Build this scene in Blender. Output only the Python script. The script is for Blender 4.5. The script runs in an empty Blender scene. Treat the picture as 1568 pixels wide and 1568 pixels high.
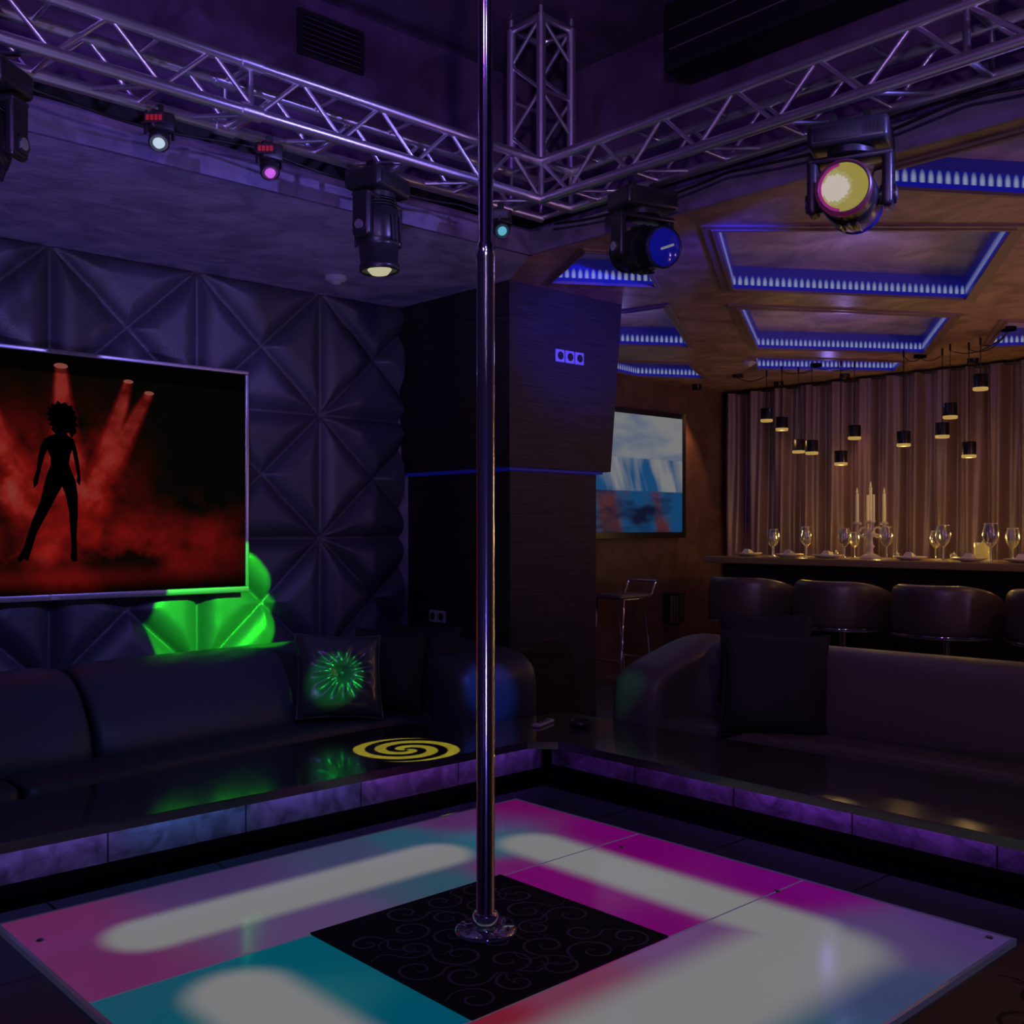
import bpy, math, random
import mathutils
from mathutils import Vector, Matrix
from mathutils.geometry import tessellate_polygon
random.seed(7)
S = bpy.context.scene
COL = S.collection
try:
    S.view_settings.view_transform = 'Standard'
    S.view_settings.look = 'None'
except Exception as e:
    print(e)

def lin(c):
    c = c/255.0
    return c/12.92 if c <= 0.04045 else ((c+0.055)/1.055)**2.4
def rgb(r, g, b):
    return (lin(r), lin(g), lin(b), 1.0)

# ------------------------------------------------------------ materials
def newmat(name):
    m = bpy.data.materials.new(name); m.use_nodes = True
    nt = m.node_tree
    return m, nt, nt.nodes['Principled BSDF']
def mat(name, col, rough=0.5, metal=0.0, emi=None, es=1.0, spec=0.5, noise=None, bump=None, coat=0.0):
    m, nt, p = newmat(name)
    p.inputs['Base Color'].default_value = (*col[:3], 1)
    p.inputs['Roughness'].default_value = rough
    p.inputs['Metallic'].default_value = metal
    p.inputs['Specular IOR Level'].default_value = spec
    p.inputs['Coat Weight'].default_value = coat
    if emi:
        p.inputs['Emission Color'].default_value = (*emi[:3], 1)
        p.inputs['Emission Strength'].default_value = es
    if noise or bump:
        g = nt.nodes.new('ShaderNodeNewGeometry')
    if noise:
        n = nt.nodes.new('ShaderNodeTexNoise'); n.inputs['Scale'].default_value = noise[0]
        n.inputs['Detail'].default_value = 6; n.inputs['Distortion'].default_value = 1.2
        nt.links.new(g.outputs['Position'], n.inputs['Vector'])
        r = nt.nodes.new('ShaderNodeValToRGB')
        r.color_ramp.elements[0].position = 0.35; r.color_ramp.elements[1].position = 0.68
        r.color_ramp.elements[0].color = (*col[:3], 1); r.color_ramp.elements[1].color = (*noise[1][:3], 1)
        nt.links.new(n.outputs['Fac'], r.inputs['Fac'])
        nt.links.new(r.outputs['Color'], p.inputs['Base Color'])
    if bump:
        n2 = nt.nodes.new('ShaderNodeTexNoise'); n2.inputs['Scale'].default_value = bump[0]
        n2.inputs['Detail'].default_value = 5
        nt.links.new(g.outputs['Position'], n2.inputs['Vector'])
        b = nt.nodes.new('ShaderNodeBump'); b.inputs['Strength'].default_value = bump[1]
        b.inputs['Distance'].default_value = 0.01
        nt.links.new(n2.outputs['Fac'], b.inputs['Height'])
        nt.links.new(b.outputs['Normal'], p.inputs['Normal'])
    return m
def vcmat(name, rough=0.3, base=0.02, strength=1.0, coat=0.0, spec=0.5):
    m, nt, p = newmat(name)
    a = nt.nodes.new('ShaderNodeAttribute'); a.attribute_name = 'Col'
    p.inputs['Base Color'].default_value = (base, base, base, 1)
    p.inputs['Roughness'].default_value = rough
    p.inputs['Specular IOR Level'].default_value = spec
    p.inputs['Coat Weight'].default_value = coat
    p.inputs['Emission Strength'].default_value = strength
    nt.links.new(a.outputs['Color'], p.inputs['Emission Color'])
    return m
def emat(name, col, strength=1.0):
    return mat(name, (0.01, 0.01, 0.01), 0.4, 0, col, strength)

M_plaster = mat('purple_lit_plaster', (.24, .21, .34), .48, noise=(4.5, (.42, .38, .55)), bump=(28, .6))  # same plaster as the bar ceiling, purple light put into its colour
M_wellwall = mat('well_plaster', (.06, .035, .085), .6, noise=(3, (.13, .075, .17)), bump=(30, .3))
M_barceil = mat('warm_lit_plaster', (.22, .12, .085), .45, noise=(3.5, (.48, .29, .21)), bump=(26, .5))  # same plaster as the soffit, warm light put into its colour
M_barwall = mat('bar_wall_plaster', (.10, .05, .04), .6, noise=(4, (.16, .085, .065)), bump=(26, .3))
M_trimbrown = mat('brown_trim', (.20, .12, .11), .4)
M_black = mat('matte_black', (.008, .008, .009), .5)
M_plastic = mat('black_plastic', (.018, .018, .02), .32)
M_chrome = mat('chrome', (.86, .86, .88), .07, 1)
M_pole = mat('pole_chrome', (.88, .88, .92), .13, 1)
M_alu = mat('brushed_aluminium', (.74, .72, .80), .34, .93, bump=(60, .05))
M_quilt = mat('quilted_leather', (.06, .062, .09), .36, spec=.6, bump=(220, .25))
M_sofa = mat('sofa_leather', (.05, .06, .072), .42, spec=.5, bump=(160, .12))
M_sofa2 = mat('sofa_leather_brown', (.10, .08, .085), .42, spec=.5, bump=(160, .12))
M_satin = mat('black_satin', (.06, .065, .07), .22, spec=.8)
M_velvet = mat('black_velvet', (.022, .02, .024), .7, spec=.3)
M_ledge = mat('ledge_laminate', (.035, .032, .038), .16, spec=.6, coat=.4, noise=(9, (.05, .045, .05)))
M_tile = mat('metallic_tile', (.09, .085, .12), .4, .2, noise=(9, (.26, .25, .34)), bump=(35, .6))
M_carpet = mat('brown_carpet', (.16, .11, .08), .9, bump=(200, .3))
M_carpet2 = mat('carpet_scroll_thread', (.025, .02, .02), .9)
M_mat = mat('stage_mat', (.012, .012, .016), .75, bump=(300, .3))
M_mat2 = mat('stage_mat_scroll', (.24, .24, .28), .55)
M_curtain = mat('curtain_cloth', (.17, .10, .11), .34, spec=.7, bump=(120, .1))
M_white = mat('white_plastic', (.45, .45, .48), .4)
M_porc = mat('white_porcelain', (.70, .64, .5), .25)
M_wax = mat('candle_wax', (.7, .6, .4), .5, emi=rgb(88, 76, 42))
M_led_blue = emat('led_blue', rgb(8, 12, 122), 1.0)
M_flame = emat('flame', rgb(140, 125, 76), 1.0)

def tilefloor():
    m, nt, p = newmat('dark_floor_tiles')
    g = nt.nodes.new('ShaderNodeNewGeometry')
    br = nt.nodes.new('ShaderNodeTexBrick'); br.offset = 0
    br.inputs['Scale'].default_value = 1; br.inputs['Brick Width'].default_value = .6; br.inputs['Row Height'].default_value = .6
    br.inputs['Mortar Size'].default_value = .004
    br.inputs['Color1'].default_value = (.07, .085, .11, 1); br.inputs['Color2'].default_value = (.085, .10, .13, 1); br.inputs['Mortar'].default_value = (.01, .01, .012, 1)
    nt.links.new(g.outputs['Position'], br.inputs['Vector']); nt.links.new(br.outputs['Color'], p.inputs['Base Color'])
    p.inputs['Roughness'].default_value = .35
    return m
M_floor = tilefloor()
def woodmat():
    m, nt, p = newmat('dark_wenge')
    g = nt.nodes.new('ShaderNodeNewGeometry')
    mp = nt.nodes.new('ShaderNodeMapping'); mp.inputs['Scale'].default_value = (1.5, 1.5, 70)
    n = nt.nodes.new('ShaderNodeTexNoise'); n.inputs['Scale'].default_value = 2.5; n.inputs['Detail'].default_value = 5
    r = nt.nodes.new('ShaderNodeValToRGB')
    r.color_ramp.elements[0].color = (.012, .009, .010, 1); r.color_ramp.elements[1].color = (.045, .032, .036, 1)
    r.color_ramp.elements[0].position = .35; r.color_ramp.elements[1].position = .75
    nt.links.new(g.outputs['Position'], mp.inputs['Vector']); nt.links.new(mp.outputs['Vector'], n.inputs['Vector'])
    nt.links.new(n.outputs['Fac'], r.inputs['Fac']); nt.links.new(r.outputs['Color'], p.inputs['Base Color'])
    p.inputs['Roughness'].default_value = .5
    p.inputs['Specular IOR Level'].default_value = .3
    return m
M_wood = woodmat()
def glassmat():
    m = bpy.data.materials.new('clear_glass'); m.use_nodes = True
    nt = m.node_tree; nt.nodes.clear()
    o = nt.nodes.new('ShaderNodeOutputMaterial'); mx = nt.nodes.new('ShaderNodeMixShader')
    t = nt.nodes.new('ShaderNodeBsdfTransparent'); t.inputs[0].default_value = (.9, .9, .9, 1)
    g = nt.nodes.new('ShaderNodeBsdfGlossy'); g.inputs['Roughness'].default_value = .22
    l = nt.nodes.new('ShaderNodeLayerWeight'); l.inputs[0].default_value = .6
    a = nt.nodes.new('ShaderNodeMath'); a.operation = 'ADD'; a.inputs[1].default_value = .18
    nt.links.new(l.outputs['Facing'], a.inputs[0]); nt.links.new(a.outputs[0], mx.inputs[0])
    nt.links.new(t.outputs[0], mx.inputs[1]); nt.links.new(g.outputs[0], mx.inputs[2])
    nt.links.new(mx.outputs[0], o.inputs[0])
    return m
M_glass = glassmat()

# ------------------------------------------------------------ mesh builder
class MB:
    def __init__(s):
        s.v = []; s.f = []; s.mi = []; s.sm = []; s.M = Matrix.Identity(4); s.mats = []
    def m(s, material):
        if material not in s.mats: s.mats.append(material)
        return s.mats.index(material)
    def add(s, vs, fs, material, smooth=False):
        o = len(s.v); k = s.m(material)
        s.v += [s.M @ Vector(p) for p in vs]
        for f in fs:
            s.f.append([i+o for i in f]); s.mi.append(k); s.sm.append(smooth)
    def box(s, lo, hi, material):
        x0, y0, z0 = lo; x1, y1, z1 = hi
        vs = [(x0,y0,z0),(x1,y0,z0),(x1,y1,z0),(x0,y1,z0),(x0,y0,z1),(x1,y0,z1),(x1,y1,z1),(x0,y1,z1)]
        s.add(vs, [(0,3,2,1),(4,5,6,7),(0,1,5,4),(1,2,6,5),(2,3,7,6),(3,0,4,7)], material)
    def hexa(s, b4, t4, material):
        s.add(list(b4)+list(t4), [(0,3,2,1),(4,5,6,7),(0,1,5,4),(1,2,6,5),(2,3,7,6),(3,0,4,7)], material)
    def rbox(s, lo, hi, r, material, n=3):
        c = [(lo[i]+hi[i])/2 for i in range(3)]; h = [(hi[i]-lo[i])/2 for i in range(3)]
        r = min(r, *h)
        def samples(hh):
            inner = hh-r
            a = [-inner-r*math.tan(math.pi/4*(1-k/n)) for k in range(n)]
            return a+[-inner]+[inner]+[-q for q in reversed(a)]
        for ax in range(3):
            u, w = (ax+1) % 3, (ax+2) % 3
            su, sw = samples(h[u]), samples(h[w])
            for sg in (-1, 1):
                vs = []
                for a in su:
                    for b in sw:
                        p = [0, 0, 0]; p[ax] = sg*h[ax]; p[u] = a; p[w] = b
                        q = [max(-(h[i]-r), min(h[i]-r, p[i])) for i in range(3)]
                        d = Vector([p[i]-q[i] for i in range(3)])
                        if d.length > 1e-9: d = d.normalized()*r
                        vs.append([c[i]+q[i]+d[i] for i in range(3)])
                fs = []
                nw = len(sw)
                for i in range(len(su)-1):
                    for j in range(nw-1):
                        q = (i*nw+j, (i+1)*nw+j, (i+1)*nw+j+1, i*nw+j+1)
                        fs.append(q if sg > 0 else q[::-1])
                s.add(vs, fs, material, True)
    def cyl(s, p0, p1, r0, r1=None, n=14, material=None, caps=True):
        if r1 is None: r1 = r0
        p0, p1 = Vector(p0), Vector(p1); d = (p1-p0).normalized()
        u = d.orthogonal().normalized(); w = d.cross(u)
        vs = []
        for p, r in ((p0, r0), (p1, r1)):
            for i in range(n):
                t = 2*math.pi*i/n
                vs.append(p+u*math.cos(t)*r+w*math.sin(t)*r)
        s.add(vs, [(i, (i+1) % n, n+(i+1) % n, n+i) for i in range(n)], material, True)
        if caps:
            s.add(vs[:n], [tuple(range(n))[::-1]], material); s.add(vs[n:], [tuple(range(n))], material)
    def lathe(s, prof, org, material, n=24, axis=(0, 0, 1), xd=None):
        org = Vector(org); d = Vector(axis).normalized()
        u = d.orthogonal().normalized() if xd is None else Vector(xd).normalized(); w = d.cross(u)
        vs = []
        for r, z in prof:
            for i in range(n):
                t = 2*math.pi*i/n
                vs.append(org+d*z+u*math.cos(t)*r+w*math.sin(t)*r)
        fs = [(k*n+i, k*n+(i+1) % n, (k+1)*n+(i+1) % n, (k+1)*n+i) for k in range(len(prof)-1) for i in range(n)]
        s.add(vs, fs, material, True)
    def disc(s, c, nrm, r, material, n=24):
        c = Vector(c); d = Vector(nrm).normalized(); u = d.orthogonal().normalized(); w = d.cross(u)
        s.add([c+u*math.cos(2*math.pi*i/n)*r+w*math.sin(2*math.pi*i/n)*r for i in range(n)], [tuple(range(n))], material)
    def sphere(s, c, r, material, n=14):
        pr = [(max(1e-4, r*math.sin(math.pi*k/8)), -r*math.cos(math.pi*k/8)) for k in range(9)]
        s.lathe(pr, c, material, n)
    def tube(s, pts, r, material, n=8):
        pts = [Vector(p) for p in pts]; vs = []; prev = None
        for i, p in enumerate(pts):
            d = (pts[min(i+1, len(pts)-1)]-pts[max(i-1, 0)]).normalized()
            if prev is None: u = d.orthogonal().normalized()
            else:
                u = (prev-d*prev.dot(d))
                u = u.normalized() if u.length > 1e-6 else d.orthogonal().normalized()
            prev = u; w = d.cross(u)
            for k in range(n):
                t = 2*math.pi*k/n; vs.append(p+u*math.cos(t)*r+w*math.sin(t)*r)
        fs = [(i*n+k, i*n+(k+1) % n, (i+1)*n+(k+1) % n, (i+1)*n+k) for i in range(len(pts)-1) for k in range(n)]
        s.add(vs, fs, material, True)
        s.add(vs[:n], [tuple(range(n))[::-1]], material); s.add(vs[-n:], [tuple(range(n))], material)
    def ribbon(s, pts, w, z, material):
        vs = []; N = len(pts)
        for i, p in enumerate(pts):
            a = pts[max(i-1, 0)]; b = pts[min(i+1, N-1)]
            dx, dy = b[0]-a[0], b[1]-a[1]; L = math.hypot(dx, dy) or 1
            ww = w*(.35+.65*math.sin(math.pi*(i+.3)/(N)))
            vs.append((p[0]-dy/L*ww, p[1]+dx/L*ww, z)); vs.append((p[0]+dy/L*ww, p[1]-dx/L*ww, z))
        s.add(vs, [(2*i+1, 2*i+3, 2*i+2, 2*i) for i in range(N-1)], material)
    def obj(s, name, parent=None):
        me = bpy.data.meshes.new(name)
        xs = [p.x for p in s.v]; ys = [p.y for p in s.v]; zs = [p.z for p in s.v]
        o = Vector(((min(xs)+max(xs))/2, (min(ys)+max(ys))/2, min(zs)))
        me.from_pydata([tuple(p-o) for p in s.v], [], s.f)
        for mm in s.mats: me.materials.append(mm)
        me.polygons.foreach_set('material_index', s.mi); me.polygons.foreach_set('use_smooth', s.sm)
        me.update()
        ob = bpy.data.objects.new(name, me); ob.location = o; COL.objects.link(ob)
        return ob
def simple(name, lo, hi, material):
    b = MB(); b.box(lo, hi, material); return b.obj(name)

# ------------------------------------------------------------ camera
CZ = 1.35
cam = bpy.data.cameras.new('camera'); co = bpy.data.objects.new('camera', cam); COL.objects.link(co)
cam.sensor_width = 36; cam.lens = 36*1620/1600; cam.shift_y = 25/1600; cam.clip_start = .02
co.location = (0, 0, CZ)
co.rotation_euler = (math.radians(90), 0, math.radians(47.2-90))
S.camera = co

# ------------------------------------------------------------ room shell
YW = 5.36; ZC = 2.75; ZT = 3.75; PZ = .112
simple('floor', (-1.5, -1.5, -.1), (9.1, 6.5, 0), M_floor)
simple('floor_platform', (-1.5, -1.5, 0), (3.50, 3.56, PZ), M_floor)
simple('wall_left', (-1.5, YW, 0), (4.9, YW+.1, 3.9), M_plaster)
simple('wall_bar_side', (4.92, 6.38, 0), (9.1, 6.5, 3.0), M_barwall)
simple('wall_bar_back', (9.0, -1.5, 0), (9.1, 6.38, 3.0), M_barwall)
simple('wall_return', (4.9, YW, 0), (4.92, 6.5, 3.0), M_barwall)
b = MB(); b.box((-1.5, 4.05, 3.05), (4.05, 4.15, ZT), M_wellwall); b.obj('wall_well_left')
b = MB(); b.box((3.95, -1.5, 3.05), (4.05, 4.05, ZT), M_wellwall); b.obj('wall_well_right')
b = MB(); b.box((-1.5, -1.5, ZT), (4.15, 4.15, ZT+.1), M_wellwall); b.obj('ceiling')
b = MB()
b.box((-1.5, 4.10, 2.875), (4.05, 4.14, 3.05), M_black); b.box((4.0, -1.5, 2.875), (4.04, 4.10, 3.05), M_black)
b.box((-1.5, 3.85, 2.86), (4.05, 4.12, 2.876), M_black); b.box((3.69, -1.5, 2.86), (4.04, 3.85, 2.876), M_black)
b.obj('trim_1')
b = MB()
M_fascia = mat('fascia_plaster', (.12, .095, .17), .5, noise=(5, (.21, .17, .29)), bump=(28, .5))
b.box((-1.5, 3.83, ZC-.002), (3.69, 3.85, 2.877), M_fascia); b.box((3.67, -1.5, ZC-.002), (3.69, 3.85, 2.877), M_fascia)
b.obj('trim_2')
b = MB()
b.add([(-1.5, 3.85, ZC), (3.69, 3.85, ZC), (3.96, 4.3, ZC), (3.96, YW, ZC), (-1.5, YW, ZC)], [(4, 3, 2, 1, 0)], M_plaster)
b.obj('ceiling_soffit')

coffers = [
 [(4.0, 2.91), (5.0, 1.97), (6.3, 2.75), (5.06, 3.56)],
 [(5.52, 3.84), (6.76, 3.05), (7.99, 3.83), (6.86, 4.6)],
 [(7.2, 4.85), (8.3, 4.15), (8.72, 4.45), (7.75, 5.2)],
 [(3.82, 3.58), (4.08, 3.45), (4.66, 3.82), (4.15, 4.15)],
 [(5.14, 4.15), (6.4, 4.92), (5.6, 5.45), (5.0, 5.05)],
 [(7.07, 5.44), (7.86, 5.87), (7.3, 6.2), (6.2, 6.0)],
 [(3.82, 1.95), (4.0, 2.07), (5.2, 1.26), (3.82, .4)],
 [(7.2, 2.85), (8.35, 2.1), (8.8, 2.45), (8.1, 3.35)],
]
outer = [(3.69, -1.5), (9.0, -1.5), (9.0, 6.38), (4.92, 6.38), (4.92, 5.36), (3.96, 5.36), (3.96, 4.3), (3.69, 3.85)]
def area2(q): return sum(q[i][0]*q[(i+1) % len(q)][1]-q[(i+1) % len(q)][0]*q[i][1] for i in range(len(q)))
loops = [[Vector((x, y, ZC)) for x, y in outer]]
for i, c in enumerate(coffers):
    if area2(c) < 0: c = c[::-1]; coffers[i] = c
    loops.append([Vector((x, y, ZC)) for x, y in c[::-1]])
tri = tessellate_polygon(loops)
flat = [p for l in loops for p in l]
b = MB(); b.add(flat, [tuple(t) for t in tri], M_barceil); b.obj('ceiling_bar')

def ledband():
    m, nt, p = newmat('led_band')
    uv = nt.nodes.new('ShaderNodeUVMap'); sp = nt.nodes.new('ShaderNodeSeparateXYZ')
    nt.links.new(uv.outputs[0], sp.inputs[0])
    def mth(op, a, bb=None, c=None):
        n = nt.nodes.new('ShaderNodeMath'); n.operation = op
        for i, x in enumerate((a, bb, c)):
            if x is None: continue
            if isinstance(x, (int, float)): n.inputs[i].default_value = x
            else: nt.links.new(x, n.inputs[i])
        return n.outputs[0]
    fr = mth('FRACT', mth('MULTIPLY', sp.outputs[0], 26.0))
    tri_ = mth('ABSOLUTE', mth('SUBTRACT', fr, .5))
    a = mth('MULTIPLY', tri_, 2.7); bq = mth('MULTIPLY', mth('SUBTRACT', sp.outputs[1], .25), 1.4)
    d = mth('SQRT', mth('ADD', mth('MULTIPLY', a, a), mth('MULTIPLY', bq, bq)))
    k = mth('MAXIMUM', mth('MINIMUM', mth('MULTIPLY', mth('SUBTRACT', 1.1, d), 1.3), 1.0), 0.0)
    mx = nt.nodes.new('ShaderNodeMix'); mx.data_type = 'RGBA'
    mx.inputs[6].default_value = rgb(10, 14, 100); mx.inputs[7].default_value = rgb(122, 130, 160)
    nt.links.new(k, mx.inputs[0]); nt.links.new(mx.outputs[2], p.inputs['Emission Color'])
    p.inputs['Emission Strength'].default_value = 1; p.inputs['Base Color'].default_value = (.02, .02, .1, 1)
    return m
M_band = ledband()
M_wallglow = mat('coffer_wall_glow', (.05, .05, .3), .4, emi=rgb(8, 8, 62))  # blue LED glow put into the wall colour and emission
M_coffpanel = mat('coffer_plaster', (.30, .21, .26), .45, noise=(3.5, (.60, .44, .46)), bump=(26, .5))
for c in coffers:
    b = MB(); cx = sum(p[0] for p in c)/4; cy = sum(p[1] for p in c)/4
    zt = ZC+.13
    uvs = []
    for i in range(4):
        p, q = c[i], c[(i+1) % 4]; l = math.dist(p, q)
        b.add([(p[0], p[1], ZC+.02), (q[0], q[1], ZC+.02), (q[0], q[1], ZC+.075), (p[0], p[1], ZC+.075)], [(3, 2, 1, 0)], M_band)
        uvs += [(0, 1), (l, 1), (l, 0), (0, 0)]
    for i in range(4):
        p, q = c[i], c[(i+1) % 4]
        for z0, z1, mm in ((ZC-.001, ZC+.02, M_led_blue), (ZC+.075, zt, M_wallglow)):
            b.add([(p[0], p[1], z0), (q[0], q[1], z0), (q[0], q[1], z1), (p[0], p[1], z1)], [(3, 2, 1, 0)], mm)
    b.add([(p[0], p[1], zt) for p in c], [(3, 2, 1, 0)], M_coffpanel)
    for s0, s1, zz in ((1.0, 1.035, .016), (1.035, 1.10, .010)):
        pts = lambda s_: [(cx+(p[0]-cx)*s_, cy+(p[1]-cy)*s_) for p in c]
        A, B = pts(s0), pts(s1)
        for i in range(4):
            j = (i+1) % 4
            b.hexa([(*A[i], ZC-zz), (*A[j], ZC-zz), (*B[j], ZC-zz), (*B[i], ZC-zz)],
                   [(*A[i], ZC), (*A[j], ZC), (*B[j], ZC), (*B[i], ZC)], M_trimbrown)
    ob = b.obj('ceiling_coffer')
    me = ob.data; ul = me.uv_layers.new(name='UVMap')
    for pi in range(4):
        pol = me.polygons[pi]
        for li in pol.loop_indices:
            vi = me.loops[li].vertex_index
            k = vi % 4; l = uvs[(vi//4)*4+1][0]
            ul.data[li].uv = ((0, l, l, 0)[k], (0, 0, 1, 1)[k])

# ------------------------------------------------------------ quilted wall panel
x0, x1, z0, z1 = -.7, 3.955, .42, 2.745; st = .0115
nx = int((x1-x0)/st)+1; nz = int((z1-z0)/st)+1
cw, ch = .78, .733; dl = math.hypot(cw, ch)
vs = []; fs = []
for j in range(nz+1):
    z = z0+(z1-z0)*j/nz
    for i in range(nx+1):
        x = x0+(x1-x0)*i/nx
        u = (x-1.81) % cw; v = (z-2.025) % ch
        d1 = abs(u*ch-v*cw)/dl; d2 = abs((cw-u)*ch-v*cw)/dl
        d = min(u, cw-u, v, ch-v, d1, d2)
        q = min(1, d/.12)
        h = .080*(1-(1-q)**2.3)**.85
        ci = math.floor((x-1.81)/cw)*7+math.floor((z-2.025)/ch)*13
        h += .004*math.sin(x*31+z*47+ci)*q*math.exp(-d/.05)
        vs.append((x, YW-.012-h, z))
for j in range(nz):
    for i in range(nx):
        a = j*(nx+1)+i; fs.append((a, a+1, a+nx+2, a+nx+1))
b = MB(); b.add(vs, fs, M_quilt, True); b.obj('quilted_wall_panel')

# ------------------------------------------------------------ pillar
b = MB()
b.hexa([(4.0, 4.34, 1.70), (4.86, 4.34, 1.70), (4.86, 5.36, 1.70), (4.0, 5.36, 1.70)],
       [(3.96, 4.30, ZC), (4.92, 4.30, ZC), (4.92, 5.36, ZC), (3.96, 5.36, ZC)], M_wood)
b.box((4.05, 4.39, 0), (4.78, 5.36, 1.68), M_wood)
b.box((4.03, 4.37, 1.684), (4.82, 5.36, 1.70), emat('pillar_led', rgb(6, 6, 76)))
b.obj('pillar')
def outlet(name, c, axis, n):
    b = MB(); w = .075
    for k in range(n):
        off = (k-(n-1)/2)*(w+.008)
        if axis == 'y':
            lo = (c[0]+off-w/2, c[1]-.012, c[2]-w/2); hi = (c[0]+off+w/2, c[1], c[2]+w/2)
            b.rbox(lo, hi, .005, M_white, 2); b.cyl((c[0]+off, c[1]-.0125, c[2]), (c[0]+off, c[1]-.014, c[2]), .024, n=16, material=M_black)
        else:
            lo = (c[0]-.012, c[1]+off-w/2, c[2]-w/2); hi = (c[0], c[1]+off+w/2, c[2]+w/2)
            b.rbox(lo, hi, .005, M_white, 2); b.cyl((c[0]-.0125, c[1]+off, c[2]), (c[0]-.014, c[1]+off, c[2]), .024, n=16, material=M_black)
    return b.obj(name)
outlet('power_outlet', (4.46, 4.316, 2.37), 'y', 3)
outlet('power_outlet', (4.05, 5.05, .80), 'x', 2)

# ------------------------------------------------------------ light stage
SX0, SX1, SY0, SY1, SZ = 1.0, 3.19, 1.24, 3.42, .13
zoneA = [((1.05,3.3),(94,34,82)),((1.1,2.8),(92,36,84)),((1.7,3.35),(62,44,88)),((1.7,2.75),(78,60,100)),((2.2,3.3),(54,56,88)),((2.45,3.25),(30,74,92)),((2.62,3.0),(30,84,98)),((2.3,2.75),(40,74,92)),
         ((2.75,3.35),(74,36,84)),((3.15,3.35),(92,8,78)),((3.15,2.8),(98,0,88)),((2.5,2.72),(98,16,88))]
zoneR = [((3.1,2.6),(98,0,88)),((2.5,2.6),(102,8,92)),((3.1,2.0),(94,0,92)),((2.5,2.05),(98,0,90)),((2.76,1.98),(106,36,100))]
zoneF = [((3.12,1.9),(96,0,92)),((3.15,1.35),(64,46,96)),((2.9,1.5),(74,58,102)),((2.6,1.28),(48,62,98)),((2.45,1.93),(94,62,106)),((2.1,1.28),(32,80,96)),((1.95,1.93),(108,50,76)),((1.7,1.93),(112,24,44)),((1.4,1.4),(36,82,94)),((1.1,1.9),(0,76,96))]
zoneL = [((1.1,2.6),(10,74,92)),((1.6,2.6),(0,76,94)),((1.05,2.0),(0,76,96)),((1.6,2.0),(0,72,94)),((1.35,2.3),(24,88,98))]
def stagecol(x, y):
    zn = zoneA if y > 2.69 else (zoneF if y < 1.95 else (zoneR if x > 2.0 else zoneL))
    W_ = 0; c = [0, 0, 0]
    for (ax, ay), cc in zn:
        w = 1/((x-ax)**2+(y-ay)**2+.01)**2
        W_ += w
        for i in range(3): c[i] += w*lin(cc[i])
    c = [k/W_ for k in c]
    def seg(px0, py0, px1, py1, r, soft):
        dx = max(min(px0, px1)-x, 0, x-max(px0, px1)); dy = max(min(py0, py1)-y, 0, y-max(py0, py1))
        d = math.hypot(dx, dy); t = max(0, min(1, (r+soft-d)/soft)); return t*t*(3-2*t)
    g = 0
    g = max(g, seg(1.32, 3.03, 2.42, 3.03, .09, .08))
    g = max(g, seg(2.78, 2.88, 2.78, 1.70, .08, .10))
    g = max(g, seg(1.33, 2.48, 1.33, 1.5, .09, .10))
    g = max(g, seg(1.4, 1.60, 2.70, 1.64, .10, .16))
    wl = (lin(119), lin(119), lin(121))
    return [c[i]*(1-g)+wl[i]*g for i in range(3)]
def gridmesh(name, fn_pos, fn_col, nu, nv, material):
    vs = []; cols = []
    for j in range(nv+1):
        for i in range(nu+1):
            p = fn_pos(i/nu, j/nv); vs.append(p); cols.append(fn_col(*p))
    fs = [(j*(nu+1)+i, j*(nu+1)+i+1, (j+1)*(nu+1)+i+1, (j+1)*(nu+1)+i) for j in range(nv) for i in range(nu)]
    me = bpy.data.meshes.new(name); me.from_pydata(vs, [], fs); me.materials.append(material)
    at = me.color_attributes.new('Col', 'FLOAT_COLOR', 'POINT')
    at.data.foreach_set('color', [k for c in cols for k in (c[0], c[1], c[2], 1.0)])
    me.update()
    ob = bpy.data.objects.new(name, me); COL.objects.link(ob); return ob
stage = bpy.data.objects.new('light_up_dance_stage', None); COL.objects.link(stage)
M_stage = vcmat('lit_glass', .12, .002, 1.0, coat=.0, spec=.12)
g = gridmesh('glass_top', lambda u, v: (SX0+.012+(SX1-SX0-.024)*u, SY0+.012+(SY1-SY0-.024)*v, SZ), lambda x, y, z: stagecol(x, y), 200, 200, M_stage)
g.parent = stage
b = MB()
b.box((SX0+.01, SY0+.01, PZ), (SX1-.01, SY1-.01, SZ-.003), M_black)
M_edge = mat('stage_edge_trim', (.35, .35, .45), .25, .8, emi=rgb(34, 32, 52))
for lo, hi in (((SX0, SY0, PZ), (SX1, SY0+.012, SZ+.001)), ((SX0, SY1-.012, PZ), (SX1, SY1, SZ+.001)), ((SX0, SY0+.012, PZ), (SX0+.012, SY1-.012, SZ+.001)), ((SX1-.012, SY0+.012, PZ), (SX1, SY1-.012, SZ+.001))):
    b.box(lo, hi, M_edge)
CX0, CX1, CY0, CY1 = 1.67, 2.44, 1.95, 2.695
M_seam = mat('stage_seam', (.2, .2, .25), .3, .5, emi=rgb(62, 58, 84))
for lo, hi in (((SX0+.012, 2.688), (CX0, 2.693)), ((CX1, 2.688), (SX1-.012, 2.693)), ((SX0+.012, 1.947), (CX0, 1.952)), ((CX1, 1.947), (SX1-.012, 1.952))):
    b.box((*lo, SZ), (*hi, SZ+.0012), M_seam)
for x, y in ((3.0, 2.62), (3.02, 1.95), (3.14, 1.30), (1.06, 3.2)):
    b.lathe([(.001, .006), (.008, .005), (.012, 0)], (x, y, SZ), M_chrome, 12)
f = b.obj('frame'); f.parent = stage
b = MB(); b.box((CX0, CY0, SZ), (CX1, CY1, SZ+.006), M_mat)
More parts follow.
